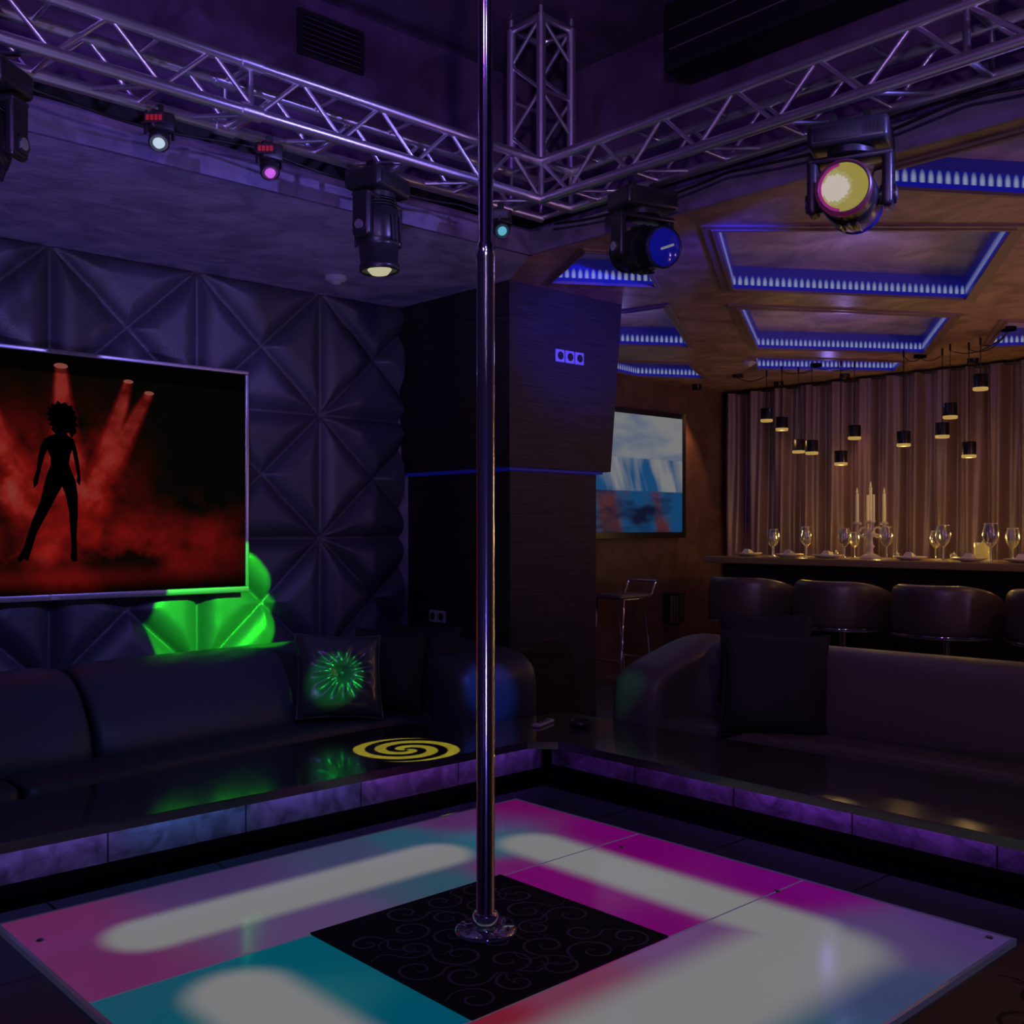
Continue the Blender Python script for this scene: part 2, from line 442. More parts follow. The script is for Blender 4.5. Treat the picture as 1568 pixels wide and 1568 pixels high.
def spiral(cx, cy, r, turns, a0, sgn, n=36):
    out = []
    for i in range(n+1):
        t = i/n; rr = r*(1-t)**.9+.004; a = a0+sgn*t*turns*2*math.pi
        out.append((cx+rr*math.cos(a), cy+rr*math.sin(a)))
    return out
def scrolls(b, X0, X1, Y0, Y1, z, step, w, material, k=1.0):
    r = random.Random(3)
    y = Y0+step*.5; row = 0
    while y < Y1-step*.3:
        x = X0+step*(.5 if row % 2 == 0 else 1.0)
        while x < X1-step*.3:
            sg = 1 if (r.random() > .5) else -1
            rad = step*(.36+.14*r.random()); a0 = r.random()*6.28
            sp = spiral(x, y, rad, 1.35, a0, sg)
            tx, ty = sp[0]; tl = []
            for i in range(14):
                q = i/13; a = a0-sg*(math.pi/2)+sg*q*1.5
                tl.append((tx+math.cos(a)*step*.55*q, ty+math.sin(a)*step*.55*q))
            sp = [p for p in reversed(tl)][:-1]+sp
            sp = [p for p in sp if X0+.01 < p[0] < X1-.01 and Y0+.01 < p[1] < Y1-.01]
            if len(sp) > 6 and max(math.dist(sp[i], sp[i+1]) for i in range(len(sp)-1)) < step*.3: b.ribbon(sp, w, z, material)
            x += step
        y += step*.8; row += 1
scrolls(b, CX0, CX1, CY0, CY1, SZ+.0068, .15, .0040, M_mat2)
f = b.obj('centre_mat'); f.parent = stage

# pole
b = MB()
px, py = 2.063, 2.345
zb = SZ+.0065
b.lathe([(.001, zb+.014), (.088, zb+.012), (.095, zb+.006), (.095, zb)], (px, py, 0), M_chrome, 40)
for k in range(6):
    a = k*math.pi/3; b.sphere((px+.072*math.cos(a), py+.072*math.sin(a), zb+.013), .009, M_chrome)
b.lathe([(.040, zb+.012), (.040, zb+.05), (.034, zb+.058), (.0275, zb+.06), (.0275, 2.16), (.029, 2.165), (.029, 2.20), (.023, 2.21), (.023, ZT-.03), (.07, ZT-.025), (.07, ZT-.002)], (px, py, 0), M_pole, 32)
b.obj('dance_pole')

b = MB(); b.box((1.02, -1.4, PZ), (3.38, 1.22, PZ+.012), M_carpet)
scrolls(b, 1.05, 3.36, -.6, 1.2, PZ+.0128, .19, .006, M_carpet2)
b.obj('carpet')

# ------------------------------------------------------------ ledge table
LZ = .36
ledge = bpy.data.objects.new('ledge_table', None); COL.objects.link(ledge)
b = MB()
top = [(-1.2, 3.48), (3.32, 3.48), (3.42, 3.38), (3.42, -1.2), (4.26, -1.2), (4.08, 2.2), (4.0, 3.92), (3.42, 3.93), (3.36, 4.16), (3.0, 4.22), (2.2, 4.14), (1.2, 3.98), (.4, 3.90), (-1.2, 3.86)]
n = len(top)
tv = [Vector((x, y, 0)) for x, y in top]; tt = tessellate_polygon([tv])
b.add([(x, y, LZ) for x, y in top]+[(x, y, LZ-.035) for x, y in top],
      [tuple(t) for t in tt]+[tuple(i+n for i in t[::-1]) for t in tt]+[(i, (i+1) % n, n+(i+1) % n, n+i) for i in range(n)], M_ledge)
b.box((-1.2, 3.62, 0), (3.57, 3.72, LZ-.035), M_black); b.box((3.57, -1.2, 0), (3.67, 3.72, LZ-.035), M_black)
f = b.obj('top'); f.parent = ledge
b = MB()
for i in range(9):
    xa = -1.2+i*.52; xb = min(xa+.514, 3.50)
    if xb > xa: b.box((xa, 3.545, .205), (xb, 3.56, LZ-.045), M_tile)
for i in range(9):
    ya = 3.50-i*.52
    b.box((3.50, ya-.514, .225), (3.515, ya, LZ-.045), M_tile)
b.box((-1.2, 3.56, .20), (3.5, 3.62, LZ-.036), M_black); b.box((3.515, -1.2, .22), (3.57, 3.5, LZ-.036), M_black)
f = b.obj('tile_cladding'); f.parent = ledge

b = MB(); b.M = Matrix.Translation((3.66, 3.72, LZ)) @ Matrix.Rotation(math.radians(20), 4, 'Z')
b.rbox((-.09, -.022, 0), (.09, .022, .018), .008, M_white, 2)
for i in range(5):
    for j in (-1, 0, 1): b.box((-.06+i*.024, j*.012-.004, .018), (-.048+i*.024, j*.012+.004, .0195), M_black)
b.obj('remote_control')
b = MB(); b.lathe([(.001, .012), (.038, .012), (.045, .035), (.052, .035), (.05, .0), (.001, .0)], (3.75, 3.55, LZ), M_plastic, 24)
b.obj('ashtray')

# ------------------------------------------------------------ sofas
def loft(b, path, prof, material, swap=False, endr=.10):
    L0, L1 = path[0][0], path[-1][0]
    cd = sum(p[0] for p in prof)/len(prof); cz = sum(p[1] for p in prof)/len(prof)
    def front(a):
        for i in range(len(path)-1):
            if (path[i][0] <= a <= path[i+1][0]) or (path[i][0] >= a >= path[i+1][0]):
                t = (a-path[i][0])/(path[i+1][0]-path[i][0])
                return path[i][1]*(1-t)+path[i+1][1]*t
        return path[-1][1]
    sg = 1 if L1 > L0 else -1
    N = 40; al = []
    for k in range(6):
        th = k/6*math.pi/2; al.append((L0+sg*endr*(1-math.cos(th)), 1-.16*(1-math.sin(th)) if k else .80))
    for k in range(N+1): al.append((L0+sg*endr+(L1-L0-2*sg*endr)*k/N, 1.0))
    for k in range(5, -1, -1):
        th = k/6*math.pi/2; al.append((L1-sg*endr*(1-math.cos(th)), 1-.16*(1-math.sin(th)) if k else .80))
    vs = []; m_ = len(prof)
    for a, s_ in al:
        fr = front(max(min(a, max(L0, L1)), min(L0, L1)))
        for d, z in prof:
            dd = cd+(d-cd)*s_; zz = cz+(z-cz)*s_
            vs.append((fr+dd, a, zz) if swap else (a, fr+dd, zz))
    fs = [(i*m_+k, i*m_+(k+1) % m_, (i+1)*m_+(k+1) % m_, (i+1)*m_+k) for i in range(len(al)-1) for k in range(m_)]
    b.add(vs, fs, material, True)
    b.add(vs[:m_], [tuple(range(m_))], material, True); b.add(vs[-m_:], [tuple(range(m_))[::-1]], material, True)
def smoothprof(pts, it=3):
    for _ in range(it):
        o = []
        for i in range(len(pts)):
            a, c = pts[i], pts[(i+1) % len(pts)]
            o += [(a[0]*.75+c[0]*.25, a[1]*.75+c[1]*.25), (a[0]*.25+c[0]*.75, a[1]*.25+c[1]*.75)]
        pts = o
    return pts
seatp = smoothprof([(0, .18), (0, .37), (.06, .39), (.5, .38), (.5, .18)])
backp = smoothprof([(.20, .32), (.24, .50), (.42, .70), (.62, .75), (.84, .70), (.88, .40), (.6, .28)])
basep = [(.05, 0.0), (.05, .20), (.85, .30), (.88, 0.0)]
path = [(-1.2, 3.92), (.4, 3.96), (1.2, 4.04), (2.2, 4.20), (3.0, 4.30), (3.62, 4.26)]
def sub(a0, a1):
    def fr(a):
        for i in range(len(path)-1):
            if path[i][0] <= a <= path[i+1][0]:
                t = (a-path[i][0])/(path[i+1][0]-path[i][0]); return path[i][1]*(1-t)+path[i+1][1]*t
    xs = [a0+(a1-a0)*k/10 for k in range(11)]
    return [(x, fr(x)) for x in xs]
b = MB()
loft(b, sub(-1.2, 3.62), basep, M_sofa, endr=.01)
for a0, a1 in ((-1.2, 1.28), (1.30, 3.50)): loft(b, sub(a0, a1), seatp, M_sofa, endr=.06)
for a0, a1 in ((-1.2, .35), (.37, 1.66), (1.68, 3.62)): loft(b, sub(a0, a1), backp, M_sofa, endr=.10)
armp = smoothprof([(.0, 0.0), (-.02, .52), (.03, .64), (.2, .70), (.95, .73), (1.08, .70), (1.08, 0)], 3)
loft(b, [(3.38, 4.02), (3.94, 4.02)], armp, M_sofa, endr=.10)
b.obj('leather_sofa')
b = MB()
P2 = [(-1.3, 4.32), (2.0, 4.16), (3.36, 4.09)]
def sub2(a0, a1):
    def fr(a):
        for i in range(len(P2)-1):
            if P2[i][0] <= a <= P2[i+1][0]:
                t = (a-P2[i][0])/(P2[i+1][0]-P2[i][0]); return P2[i][1]*(1-t)+P2[i+1][1]*t
    return [(a0+(a1-a0)*k/6, fr(a0+(a1-a0)*k/6)) for k in range(7)]
loft(b, P2, [(.05, 0.0), (.05, .20), (.75, .30), (.78, 0.0)], M_sofa2, True, endr=.01)
backp2 = smoothprof([(.22, .32), (.26, .52), (.38, .70), (.52, .77), (.72, .74), (.78, .40), (.6, .30)])
for a0, a1 in ((-1.3, 1.2), (1.22, 3.36)):
    loft(b, sub2(a0, a1), seatp, M_sofa2, True, endr=.06)
    loft(b, sub2(a0, a1), backp2, M_sofa2, True, endr=.08)
armp2 = smoothprof([(.0, 0.0), (-.02, .50), (.05, .62), (.25, .68), (.60, .77), (.80, .75), (.82, 0)], 3)
loft(b, [(3.32, 4.04), (3.62, 4.04)], armp2, M_sofa2, True, endr=.12)
b.obj('leather_sofa')

def cushion(name, c, size, th, material, yaw, tilt, roll=0, pleat=False):
    b = MB()
    b.M = Matrix.Translation(c) @ Matrix.Rotation(yaw, 4, 'Z') @ Matrix.Rotation(tilt, 4, 'X') @ Matrix.Rotation(roll, 4, 'Y')
    n = 40
    for sg in (-1, 1):
        vs = []
        for j in range(n+1):
            for i in range(n+1):
                u = -1+2*i/n; v = -1+2*j/n
                e = max(0, (1-u**4)*(1-v**4))
                h = th*.5*e**.55
                k = 1-.07*(1-(v*v))*abs(u)**3; k2 = 1-.07*(1-(u*u))*abs(v)**3
                r = math.hypot(u, v); a = math.atan2(v, u)
                if pleat:
                    h *= 1-.55*math.exp(-(r/.16)**2)
                    h += .014*math.cos(14*a)*math.exp(-((r-.35)/.3)**2)*e
                else:
                    h += .005*math.sin(5*u+3*v)*e
                vs.append((u*size/2*k, sg*h, v*size/2*k2))
        fs = []
        for j in range(n):
            for i in range(n):
                q = (j*(n+1)+i, j*(n+1)+i+1, (j+1)*(n+1)+i+1, (j+1)*(n+1)+i)
                fs.append(q if sg < 0 else q[::-1])
        b.add(vs, fs, material, True)
    pts = []
    for k in range(4*n+1):
        q = k % (4*n); s_, t = divmod(q, n); t = -1+2*t/n
        u, v = ((t, -1), (1, t), (-t, 1), (-1, -t))[s_]
        kk = 1-.07*(1-v*v)*abs(u)**3; k2 = 1-.07*(1-u*u)*abs(v)**3
        pts.append((u*size/2*kk, 0, v*size/2*k2))
    b.tube(pts, .006, material, 6)
    if pleat:
        b.sphere((0, -th*.26, 0), .018, material)
    return b.obj(name)
r_ = math.radians
cushion('satin_cushion', (2.92, 4.44, .60), .44, .17, M_satin, r_(-20), r_(-24), r_(4), True)
cushion('velvet_cushion', (3.22, 4.44, .61), .42, .15, M_velvet, r_(-62), r_(-14), 0)
cushion('velvet_cushion', (3.42, 4.40, .62), .42, .15, M_velvet, r_(-68), r_(-12), 0)
cushion('velvet_cushion', (4.28, 2.78, .60), .50, .16, M_velvet, r_(-54), r_(-16), r_(2))
cushion('velvet_cushion', (4.50, 2.98, .69), .46, .14, M_velvet, r_(-60), r_(-14), 0)

# ------------------------------------------------------------ wall tv
TY = 5.20
def tvcol(x, y, z):
    c = Vector((.0014, .0016, .0010))
    red = Vector((.16, .003, .003)); hot = Vector((.19, .04, .03))
    nz_ = mathutils.noise.fractal(Vector((x*3.2, z*3.8, 1.7)), .8, 2.0, 5)
    nz2 = mathutils.noise.fractal(Vector((x*7, z*7, 5.1)), .8, 2.0, 5)
    s = math.exp(-((z-1.27)/.17)**2)*(.34+1.0*nz_)*math.exp(-max(0, (x-1.95))**2/.55)*max(0, min(1, (z-1.02)/.12))
    s2 = math.exp(-((x-1.92)/.22)**2-((z-1.60)/.24)**2)*(.8+.9*nz2)
    s3 = math.exp(-((x-1.45)/.28)**2-((z-1.6)/.26)**2)*(.85+1.0*nz2)
    beams = 0
    for (ax, az), (bx, bz), w0, w1 in (((1.819, 2.136), (1.86, 1.50), .035, .12), ((2.153, 2.09), (1.98, 1.50), .028, .10), ((2.262, 2.043), (1.95, 1.45), .028, .11), ((1.40, 2.10), (1.72, 1.35), .03, .14)):
        dx, dz = bx-ax, bz-az; L = math.hypot(dx, dz); t = ((x-ax)*dx+(z-az)*dz)/L; d = abs((x-ax)*dz-(z-az)*dx)/L
        if t > 0:
            q = t/L; w = w0+(w1-w0)*q
            e = max(0, min(1, (w-d)/(w*.5)))
            beams = max(beams, e*(1.1-.5*min(1.6, q))*(.72+.5*nz2) if q < 1.5 else 0)
    c = c+red*max(0, s)*1.1+red*max(0, s2)*.6+red*max(0, s3)*.7+red*beams*.85
    core = max(0, beams-.45)+max(0, s2-.6)+max(0, s3-.6)
    c = c+hot*core*.55
    k = math.exp(-((z-1.10)/.05)**2)*.3; c = c+red*k*math.exp(-((x-1.75)/.6)**2)
    fade = max(0, min(1, (z-1.0)/.10)); c = c*fade
    if z > 2.10: c = c*.35
    return [max(0, min(.2, q)) for q in c]
tv = bpy.data.objects.new('television', None); COL.objects.link(tv)
M_scr = vcmat('tv_picture', 1.0, 0, 1.0, spec=0)
g = gridmesh('screen', lambda u, v: (.69+2.115*u, TY, 1.03+1.165*v), tvcol, 300, 170, M_scr); g.parent = tv
b = MB()
M_bez = mat('tv_bezel', (.45, .45, .5), .3, .9)
X0, X1, Z0, Z1 = .66, 2.83, .996, 2.218
b.box((X0+.01, TY+.004, Z0+.01), (X1-.01, TY+.05, Z1-.01), M_plastic)
b.rbox((X0, TY-.008, Z1-.024), (X1, TY+.03, Z1), .006, M_bez, 2); b.rbox((X0, TY-.008, Z0), (X1, TY+.03, Z0+.034), .006, M_bez, 2)
b.rbox((X0, TY-.008, Z0+.03), (X0+.024, TY+.03, Z1-.02), .006, M_bez, 2); b.rbox((X1-.024, TY-.008, Z0+.03), (X1, TY+.03, Z1-.02), .006, M_bez, 2)
b.box((1.77, TY-.010, Z0+.008), (1.81, TY-.007, Z0+.026), M_white)
b.box((1.4, TY+.05, 1.4), (2.1, YW-.02, 1.8), M_black)
f = b.obj('housing'); f.parent = tv
def cvt(p): return (1.825+(p[0]-97)*.0030, TY-.0015, 1.896-(p[1]-650)*.00312)
body = [(93,664),(92,676),(80,681),(69,687),(63,700),(59,718),(57,735),(52,752),(53,764),(59,758),(63,738),(69,715),(74,703),(79,716),(79,728),(73,742),(69,756),(63,784),(51,812),(44,835),(37,856),(28,872),(32,878),(38,872),(44,876),(50,858),(58,832),(72,806),(88,776),(97,760),(103,775),(108,800),(110,830),(112,856),(110,870),(113,878),(121,877),(121,866),(120,840),(122,805),(122,775),(119,752),(112,736),(108,724),(110,710),(113,702),(117,722),(121,742),(120,752),(125,758),(127,748),(124,722),(120,700),(116,686),(106,680),(104,674),(108,671),(108,666)]
hair = [(90,682),(85,677),(80,672),(82,667),(76,665),(79,660),(73,656),(78,652),(70,647),(77,645),(73,638),(80,638),(80,631),(86,633),(90,626),(95,631),(102,628),(107,633),(113,633),(114,639),(119,642),(117,647),(121,652),(118,657),(122,663),(118,667),(121,674),(116,678),(112,685),(108,676),(103,676),(98,678)]
b = MB()
M_sil = mat('silhouette_black', (0, 0, 0), 1, spec=0)
for poly in (body, hair):
    tvv = [Vector(cvt(p)) for p in poly]; tt = tessellate_polygon([tvv]); b.add(tvv, [tuple(t) for t in tt], M_sil)
M_lampw = mat('screen_lamp', (0, 0, 0), 1, emi=rgb(125, 66, 56), spec=0)
for cx_, cz_, r_x in ((1.819, 2.14, .034), (2.153, 2.095, .026), (2.262, 2.045, .026)):
    b.add([(cx_+r_x*math.cos(t*math.pi/8), TY-.001, cz_+r_x*.4*math.sin(t*math.pi/8)) for t in range(16)], [tuple(range(16))], M_lampw)
f = b.obj('picture_silhouette'); f.parent = tv

# ------------------------------------------------------------ bar tv
TY2 = 6.30
def tv2col(x, y, z):
    nn = mathutils.noise.fractal(Vector((x*1.6, z*5, .3)), .8, 2, 4)
    n2 = mathutils.noise.fractal(Vector((x*4+z*1.2, z*1.0, 2.3)), .8, 2, 4)
    sky = Vector(rgb(88, 98, 118)[:3]); blu = Vector(rgb(14, 66, 108)[:3]); whi = Vector(rgb(116, 118, 120)[:3]); dk = Vector(rgb(6, 16, 42)[:3]); brn = Vector(rgb(76, 38, 44)[:3])
    h = (z-1.27)/1.17
    if h > .62: c = sky.lerp(whi, max(0, min(1, .5+nn*1.2+(h-.7))))
    elif h > .36:
        c = whi.lerp(blu, max(0, min(1, .4+1.4*n2+(.62-h)*2)))
    else: c = blu.lerp(brn, max(0, min(1, .4+1.6*n2+1.0*math.sin(x*9)*.5)))*.85; c = c.lerp(dk, max(0, min(1, .2+nn*1.5)))
    return list(c)
tv = bpy.data.objects.new('television', None); COL.objects.link(tv)
g = gridmesh('screen', lambda u, v: (6.10+2.0*u, TY2, 1.31+1.10*v), tv2col, 160, 90, vcmat('bar_tv_picture', .3, .01, 1.0, spec=.2)); g.parent = tv
b = MB(); b.box((6.05, TY2+.003, 1.256), (8.15, TY2+.06, 2.46), M_plastic)
b.box((6.05, TY2-.006, 1.256), (8.15, TY2+.003, 1.31), M_plastic); b.box((6.05, TY2-.006, 2.41), (8.15, TY2+.003, 2.46), M_plastic)
b.box((6.05, TY2-.006, 1.31), (6.10, TY2+.003, 2.41), M_plastic); b.box((8.10, TY2-.006, 1.31), (8.15, TY2+.003, 2.41), M_plastic)
b.box((6.8, TY2+.06, 1.6), (7.4, 6.38, 2.1), M_black)
f = b.obj('housing'); f.parent = tv

# ------------------------------------------------------------ truss
b = MB()
R = .0215; r = .0095
def truss(b, ax, a0, a1, U0, U1, V0, V1, panel=.36):
    def P(a, u, v):
        return {'x': (a, u, v), 'y': (u, a, v), 'z': (u, v, a)}[ax]
    for u in (U0, U1):
        for v in (V0, V1): b.cyl(P(a0, u, v), P(a1, u, v), R, n=16, material=M_alu)
    n = max(1, round(abs(a1-a0)/(panel/2))); st = (a1-a0)/n
    for i in range(n):
        A, B = a0+i*st, a0+(i+1)*st; k = i % 2
        for u in (U0, U1):
            b.cyl(P(A, u, (V0, V1)[k]), P(B, u, (V1, V0)[k]), r, n=8, material=M_alu)
        for v in (V0, V1):
            if k == 0: b.cyl(P(A, U0, v), P(A, U1, v), r, n=8, material=M_alu)
            elif v == V0: b.cyl(P(A, U1, v), P(B, U0, v), r, n=8, material=M_alu)
    for A in (a0, a1):
        b.tube([P(A, U0, V0), P(A, U1, V0), P(A, U1, V1), P(A, U0, V1), P(A, U0, V0)], .014, M_alu, 8)
    L = [a0+(a1-a0)*t for t in (.33, .66)] if abs(a1-a0) > 2 else []
    for A in L:
        for u in (U0, U1):
            for v in (V0, V1):
                b.cyl(P(A-.04, u, v), P(A+.04, u, v), .029, n=12, material=M_alu)
        b.tube([P(A, U0, V0), P(A, U1, V0), P(A, U1, V1), P(A, U0, V1), P(A, U0, V0)], .012, M_alu, 8)
TX0, TX1, TY0_, TY1_, TZ0, TZ1 = 3.33, 3.53, 3.40, 3.60, 2.856, 3.03
truss(b, 'x', -1.0, TX0, TY0_, TY1_, TZ0, TZ1)
truss(b, 'x', TX0, TX1, TY0_, TY1_, TZ0, TZ1)
truss(b, 'y', 1.45, TY0_, TX0, TX1, TZ0, TZ1)
truss(b, 'y', 1.25, 1.45, TX0, TX1, TZ0, TZ1)
truss(b, 'y', -1.2, 1.25, TX0, TX1, TZ0, TZ1)
truss(b, 'z', TZ1, 3.70, TX0, TX1, TY0_, TY1_)
truss(b, 'z', TZ1, 3.70, TX0, TX1, 1.25, 1.45)
for ya, yb in ((TY0_, TY1_), (1.25, 1.45)):
    for xx in (TX0, TX1):
        for yy in (ya, yb): b.cyl((xx, yy, 3.69), (xx, yy, ZT-.003), .013, n=10, material=M_alu)
    b.tube([(TX0, ya, 3.70), (TX1, ya, 3.70), (TX1, yb, 3.70), (TX0, yb, 3.70), (TX0, ya, 3.70)], .02, M_alu, 8)
b.obj('lighting_truss')

b = MB(); pts = []
for i in range(120):
    x = -.6+i*.032; pts.append((x, 3.63+.01*math.sin(x*9), TZ0-.03-.03*abs(math.sin(x*3.1))))
b.tube(pts, .006, M_black, 6)
pts = [(3.57+.01*math.sin(i*.3), 3.55-i*.035, TZ0-.03-.035*abs(math.sin(i*.11))) for i in range(80)]
b.tube(pts, .006, M_black, 6); b.obj('power_cable')

# ------------------------------------------------------------ moving head lights
def moving_head(top, aim, lens='white', name='moving_head_light', sc=1.0, lr=1.0):
    b = MB(); x, y, z = top; aim = Vector(aim).normalized()
    hz = Vector((aim.x, aim.y, 0))
    yaw = math.atan2(hz.y, hz.x)+math.pi/2 if hz.length > .05 else 0
    side = Vector((math.cos(yaw), math.sin(yaw), 0))
    Rz = Matrix.Rotation(yaw, 4, 'Z')
    b.M = Matrix.Translation((x, y, z)) @ Rz @ Matrix.Scale(sc, 4)
    for s_ in (-.06, .06):
        b.box((s_-.012, -.02, -.04), (s_+.012, .02, .012), M_plastic)
    b.rbox((-.145, -.10, -.13), (.145, .10, -.035), .022, M_plastic, 3)
    b.rbox((-.12, -.104, -.11), (.05, -.098, -.06), .003, M_black, 1)
    for k in range(4): b.box((.07+k*.013, -.1015, -.10), (.077+k*.013, -.0995, -.065), M_black)
    b.cyl((0, 0, -.13), (0, 0, -.155), .085, n=24, material=M_plastic)
    b.rbox((-.155, -.05, -.175), (.155, .05, -.15), .012, M_plastic, 2)
    for s_ in (-1, 1):
        x0_, x1_ = (s_*.155, s_*.115)
        b.rbox((min(x0_, x1_), -.048, -.36), (max(x0_, x1_), .048, -.155), .018, M_plastic, 3)
        b.cyl((s_*.105, 0, -.31), (s_*.162, 0, -.31), .036, n=20, material=M_plastic)
        b.cyl((s_*.162, 0, -.31), (s_*.166, 0, -.31), .022, n=20, material=M_alu)
    b.M = Matrix.Identity(4)
    C = Vector((x, y, z-.31*sc))
    P = [(.001, -.17), (.05, -.168), (.075, -.15), (.088, -.11), (.10, -.10), (.104, -.04), (.104, .04), (.098, .06), (.092, .065), (.095, .075), (.088, .155), (.096, .16), (.096, .185), (.088, .19), (.086, .178)]
    b.lathe([(p[0]*sc, p[1]*sc) for p in P], C, M_plastic, 32, aim)
    for k in range(5):
        zz = -.145+k*.014
        b.lathe([(.094*sc, zz*sc), (.10*sc, (zz+.003)*sc), (.094*sc, (zz+.006)*sc)], C, M_black, 32, aim)
    u = aim.cross(side).normalized() if abs(aim.dot(side)) < .99 else Vector((0, 0, 1))
    for s_ in (-1, 1):
        for k in range(3):
            a = C+aim*(-.06+.0)*sc+u*s_*.104*sc+side*(k-1)*.03
            b.tube([a, a+aim*.12*sc], .006, M_plastic, 6)
    L = C+aim*.179*sc
    if lens == 'off':
        b.disc(L, aim, .087*sc, mat('dark_lens', (.03, .03, .08), .05, spec=.8))
    elif lens == 'white':
        b.disc(L, aim, .087*sc, emat('warm_lens', rgb(46, 46, 38)))
        b.lathe([(.001, .022), (.035, .018), (.05, 0)], L, emat('warm_lens_core', rgb(165, 160, 130), 1.3), 24, aim)
    elif lens == 'blue':
        b.lathe([(.001, .025), (.04, .02), (.065, .01), (.087, 0)], L, mat('blue_lens', (.01, .02, .3), .12, emi=rgb(5, 6, 78)), 32, aim)
        q = L+aim*.027
        b.cyl(q-side*.03-Vector((0, 0, .012)), q+side*.03+Vector((0, 0, .012)), .005, n=8, material=emat('lens_glint', rgb(110, 112, 120)))
    elif lens == 'yellow':
        view = side if side.dot(Vector((-.7337, .6794, 0))) > 0 else -side
        w_ = aim.cross(view).normalized()
        # lens glass: yellow to white-hot with a magenta fringe (per-ring blend across the glass)
        cols_ = []
        R_ = .092*sc; nr, na = 12, 40
        my = emat('lens_yellow', rgb(130, 122, 0), 1.15); mw = emat('lens_white_hot', rgb(168, 160, 140), 1.2); mm_ = emat('lens_magenta', rgb(130, 10, 84), 1.1); mp_ = emat('lens_cream', rgb(142, 134, 70), 1.15)
        base = L+aim*.006
        for i in range(nr):
            for j in range(na):
                r0, r1 = R_*i/nr, R_*(i+1)/nr; t0, t1 = 2*math.pi*j/na, 2*math.pi*(j+1)/na
                tm = (t0+t1)/2; rm = (r0+r1)/2
                uu = math.cos(tm)*rm/R_; vv = math.sin(tm)*rm/R_
                d_ = math.hypot(uu-.30, vv*1.0)
                m__ = mw if d_ < .52 else (mp_ if d_ < .66 else my)
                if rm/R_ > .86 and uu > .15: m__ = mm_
                pp = [base+view*(math.cos(t)*rr)+w_*(math.sin(t)*rr) for rr, t in ((r0, t0), (r1, t0), (r1, t1), (r0, t1))]
                b.add(pp, [(0, 1, 2, 3)], m__)
        b.lathe([(.0925*sc, .010), (.0995*sc, .006), (.0995*sc, -.02)], L, emat('rim_magenta_spill', rgb(66, 6, 46)), 40, aim)  # magenta light spill on the rim, put in as a glowing ring
    return b.obj(name)
HZ = TZ0-.036
moving_head((.98, 3.50, HZ), (-.35, -.3, -1), 'off', sc=.9)
moving_head((2.49, 3.50, HZ+.01), (.02, -.05, -1), 'white', sc=.86)
moving_head((3.43, 2.88, HZ), (-.28, -.93, -.16), 'blue', sc=.9)
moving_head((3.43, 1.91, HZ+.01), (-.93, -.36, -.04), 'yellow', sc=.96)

def par(top, aim, body_em, lens_c, r=.026, s=.78):
    b = MB(); x, y, z = top; aim = Vector(aim).normalized()
    T = Matrix.Translation((x, y, z)) @ Matrix.Scale(s, 4); b.M = T
    b.box((-.012, -.015, -.03), (.012, .015, .012), M_plastic)
    b.rbox((-.055, -.045, -.11), (.055, .045, -.025), .012, M_plastic, 2)
    for s_ in (-1, 1): b.box((s_*.064-.004, -.012, -.13), (s_*.064+.004, .012, -.03), M_plastic)
    C = Vector((0, 0, -.135))
    b.lathe([(.001, -.05), (.040, -.045), (.046, -.01), (.046, .045), (.042, .05), (.038, .04)], C, M_plastic, 24, aim)
    b.disc(C+aim*.042, aim, .040, mat('par_reflector', (.2, .2, .25), .2, .8, emi=tuple(k*.12 for k in lens_c[:3])), 24)
    b.lathe([(.001, .066), (r*.7, .06), (r, .043)], C, emat('par_lens', lens_c, 2.2), 24, aim)
    b.M = T @ Matrix.Translation((0, 0, -.07)) @ Matrix.Rotation(math.radians(-42.8), 4, 'Z')
    b.box((-.045, -.066, -.022), (.045, -.062, .026), M_black)
    for k in range(4):
        b.box((-.037+k*.019, -.070, -.010), (-.024+k*.019, -.066, .014), emat('red_digits', body_em))
    b.M = Matrix.Identity(4)
    return b.obj('led_par_light')
par((1.56, 3.50, HZ), (-.25, -.45, -.6), rgb(130, 16, 8), rgb(130, 145, 160))
par((1.99, 3.50, HZ), (-.15, -.45, -.7), rgb(130, 16, 8), rgb(140, 62, 160))
par((3.17, 3.50, HZ), (-.3, -.6, -.4), rgb(20, 20, 60), rgb(60, 120, 140), .026, .8)

b = MB()
b.box((2.44, 4.03, 3.47), (2.79, 4.05, 3.485), M_plastic); b.box((2.44, 4.03, 3.655), (2.79, 4.05, 3.67), M_plastic)
b.box((2.44, 4.03, 3.485), (2.455, 4.05, 3.655), M_plastic); b.box((2.775, 4.03, 3.485), (2.79, 4.05, 3.655), M_plastic)
b.box((2.455, 4.045, 3.485), (2.775, 4.05, 3.655), M_black)
for k in range(7):
    z = 3.492+k*.024; b.hexa([(2.455, 4.03, z), (2.775, 4.03, z), (2.775, 4.044, z+.010), (2.455, 4.044, z+.010)], [(2.455, 4.03, z+.003), (2.775, 4.03, z+.003), (2.775, 4.044, z+.013), (2.455, 4.044, z+.013)], M_wellwall)
b.obj('air_vent')
b = MB()
b.rbox((3.74, 1.3, 3.44), (3.946, 3.02, 3.748), .015, M_black, 2)
b.box((3.735, 1.34, 3.53), (3.742, 2.98, 3.534), M_alu); b.box((3.735, 1.34, 3.62), (3.742, 2.98, 3.623), M_alu)
b.obj('air_conditioner')
def detector(c):
    b = MB(); b.lathe([(.06, 0), (.06, -.018), (.05, -.03), (.03, -.034), (.028, -.045), (.001, -.048)], c, M_white, 28); b.obj('smoke_detector')
detector((3.20, 4.90, ZC)); detector((7.35, 5.02, ZC))

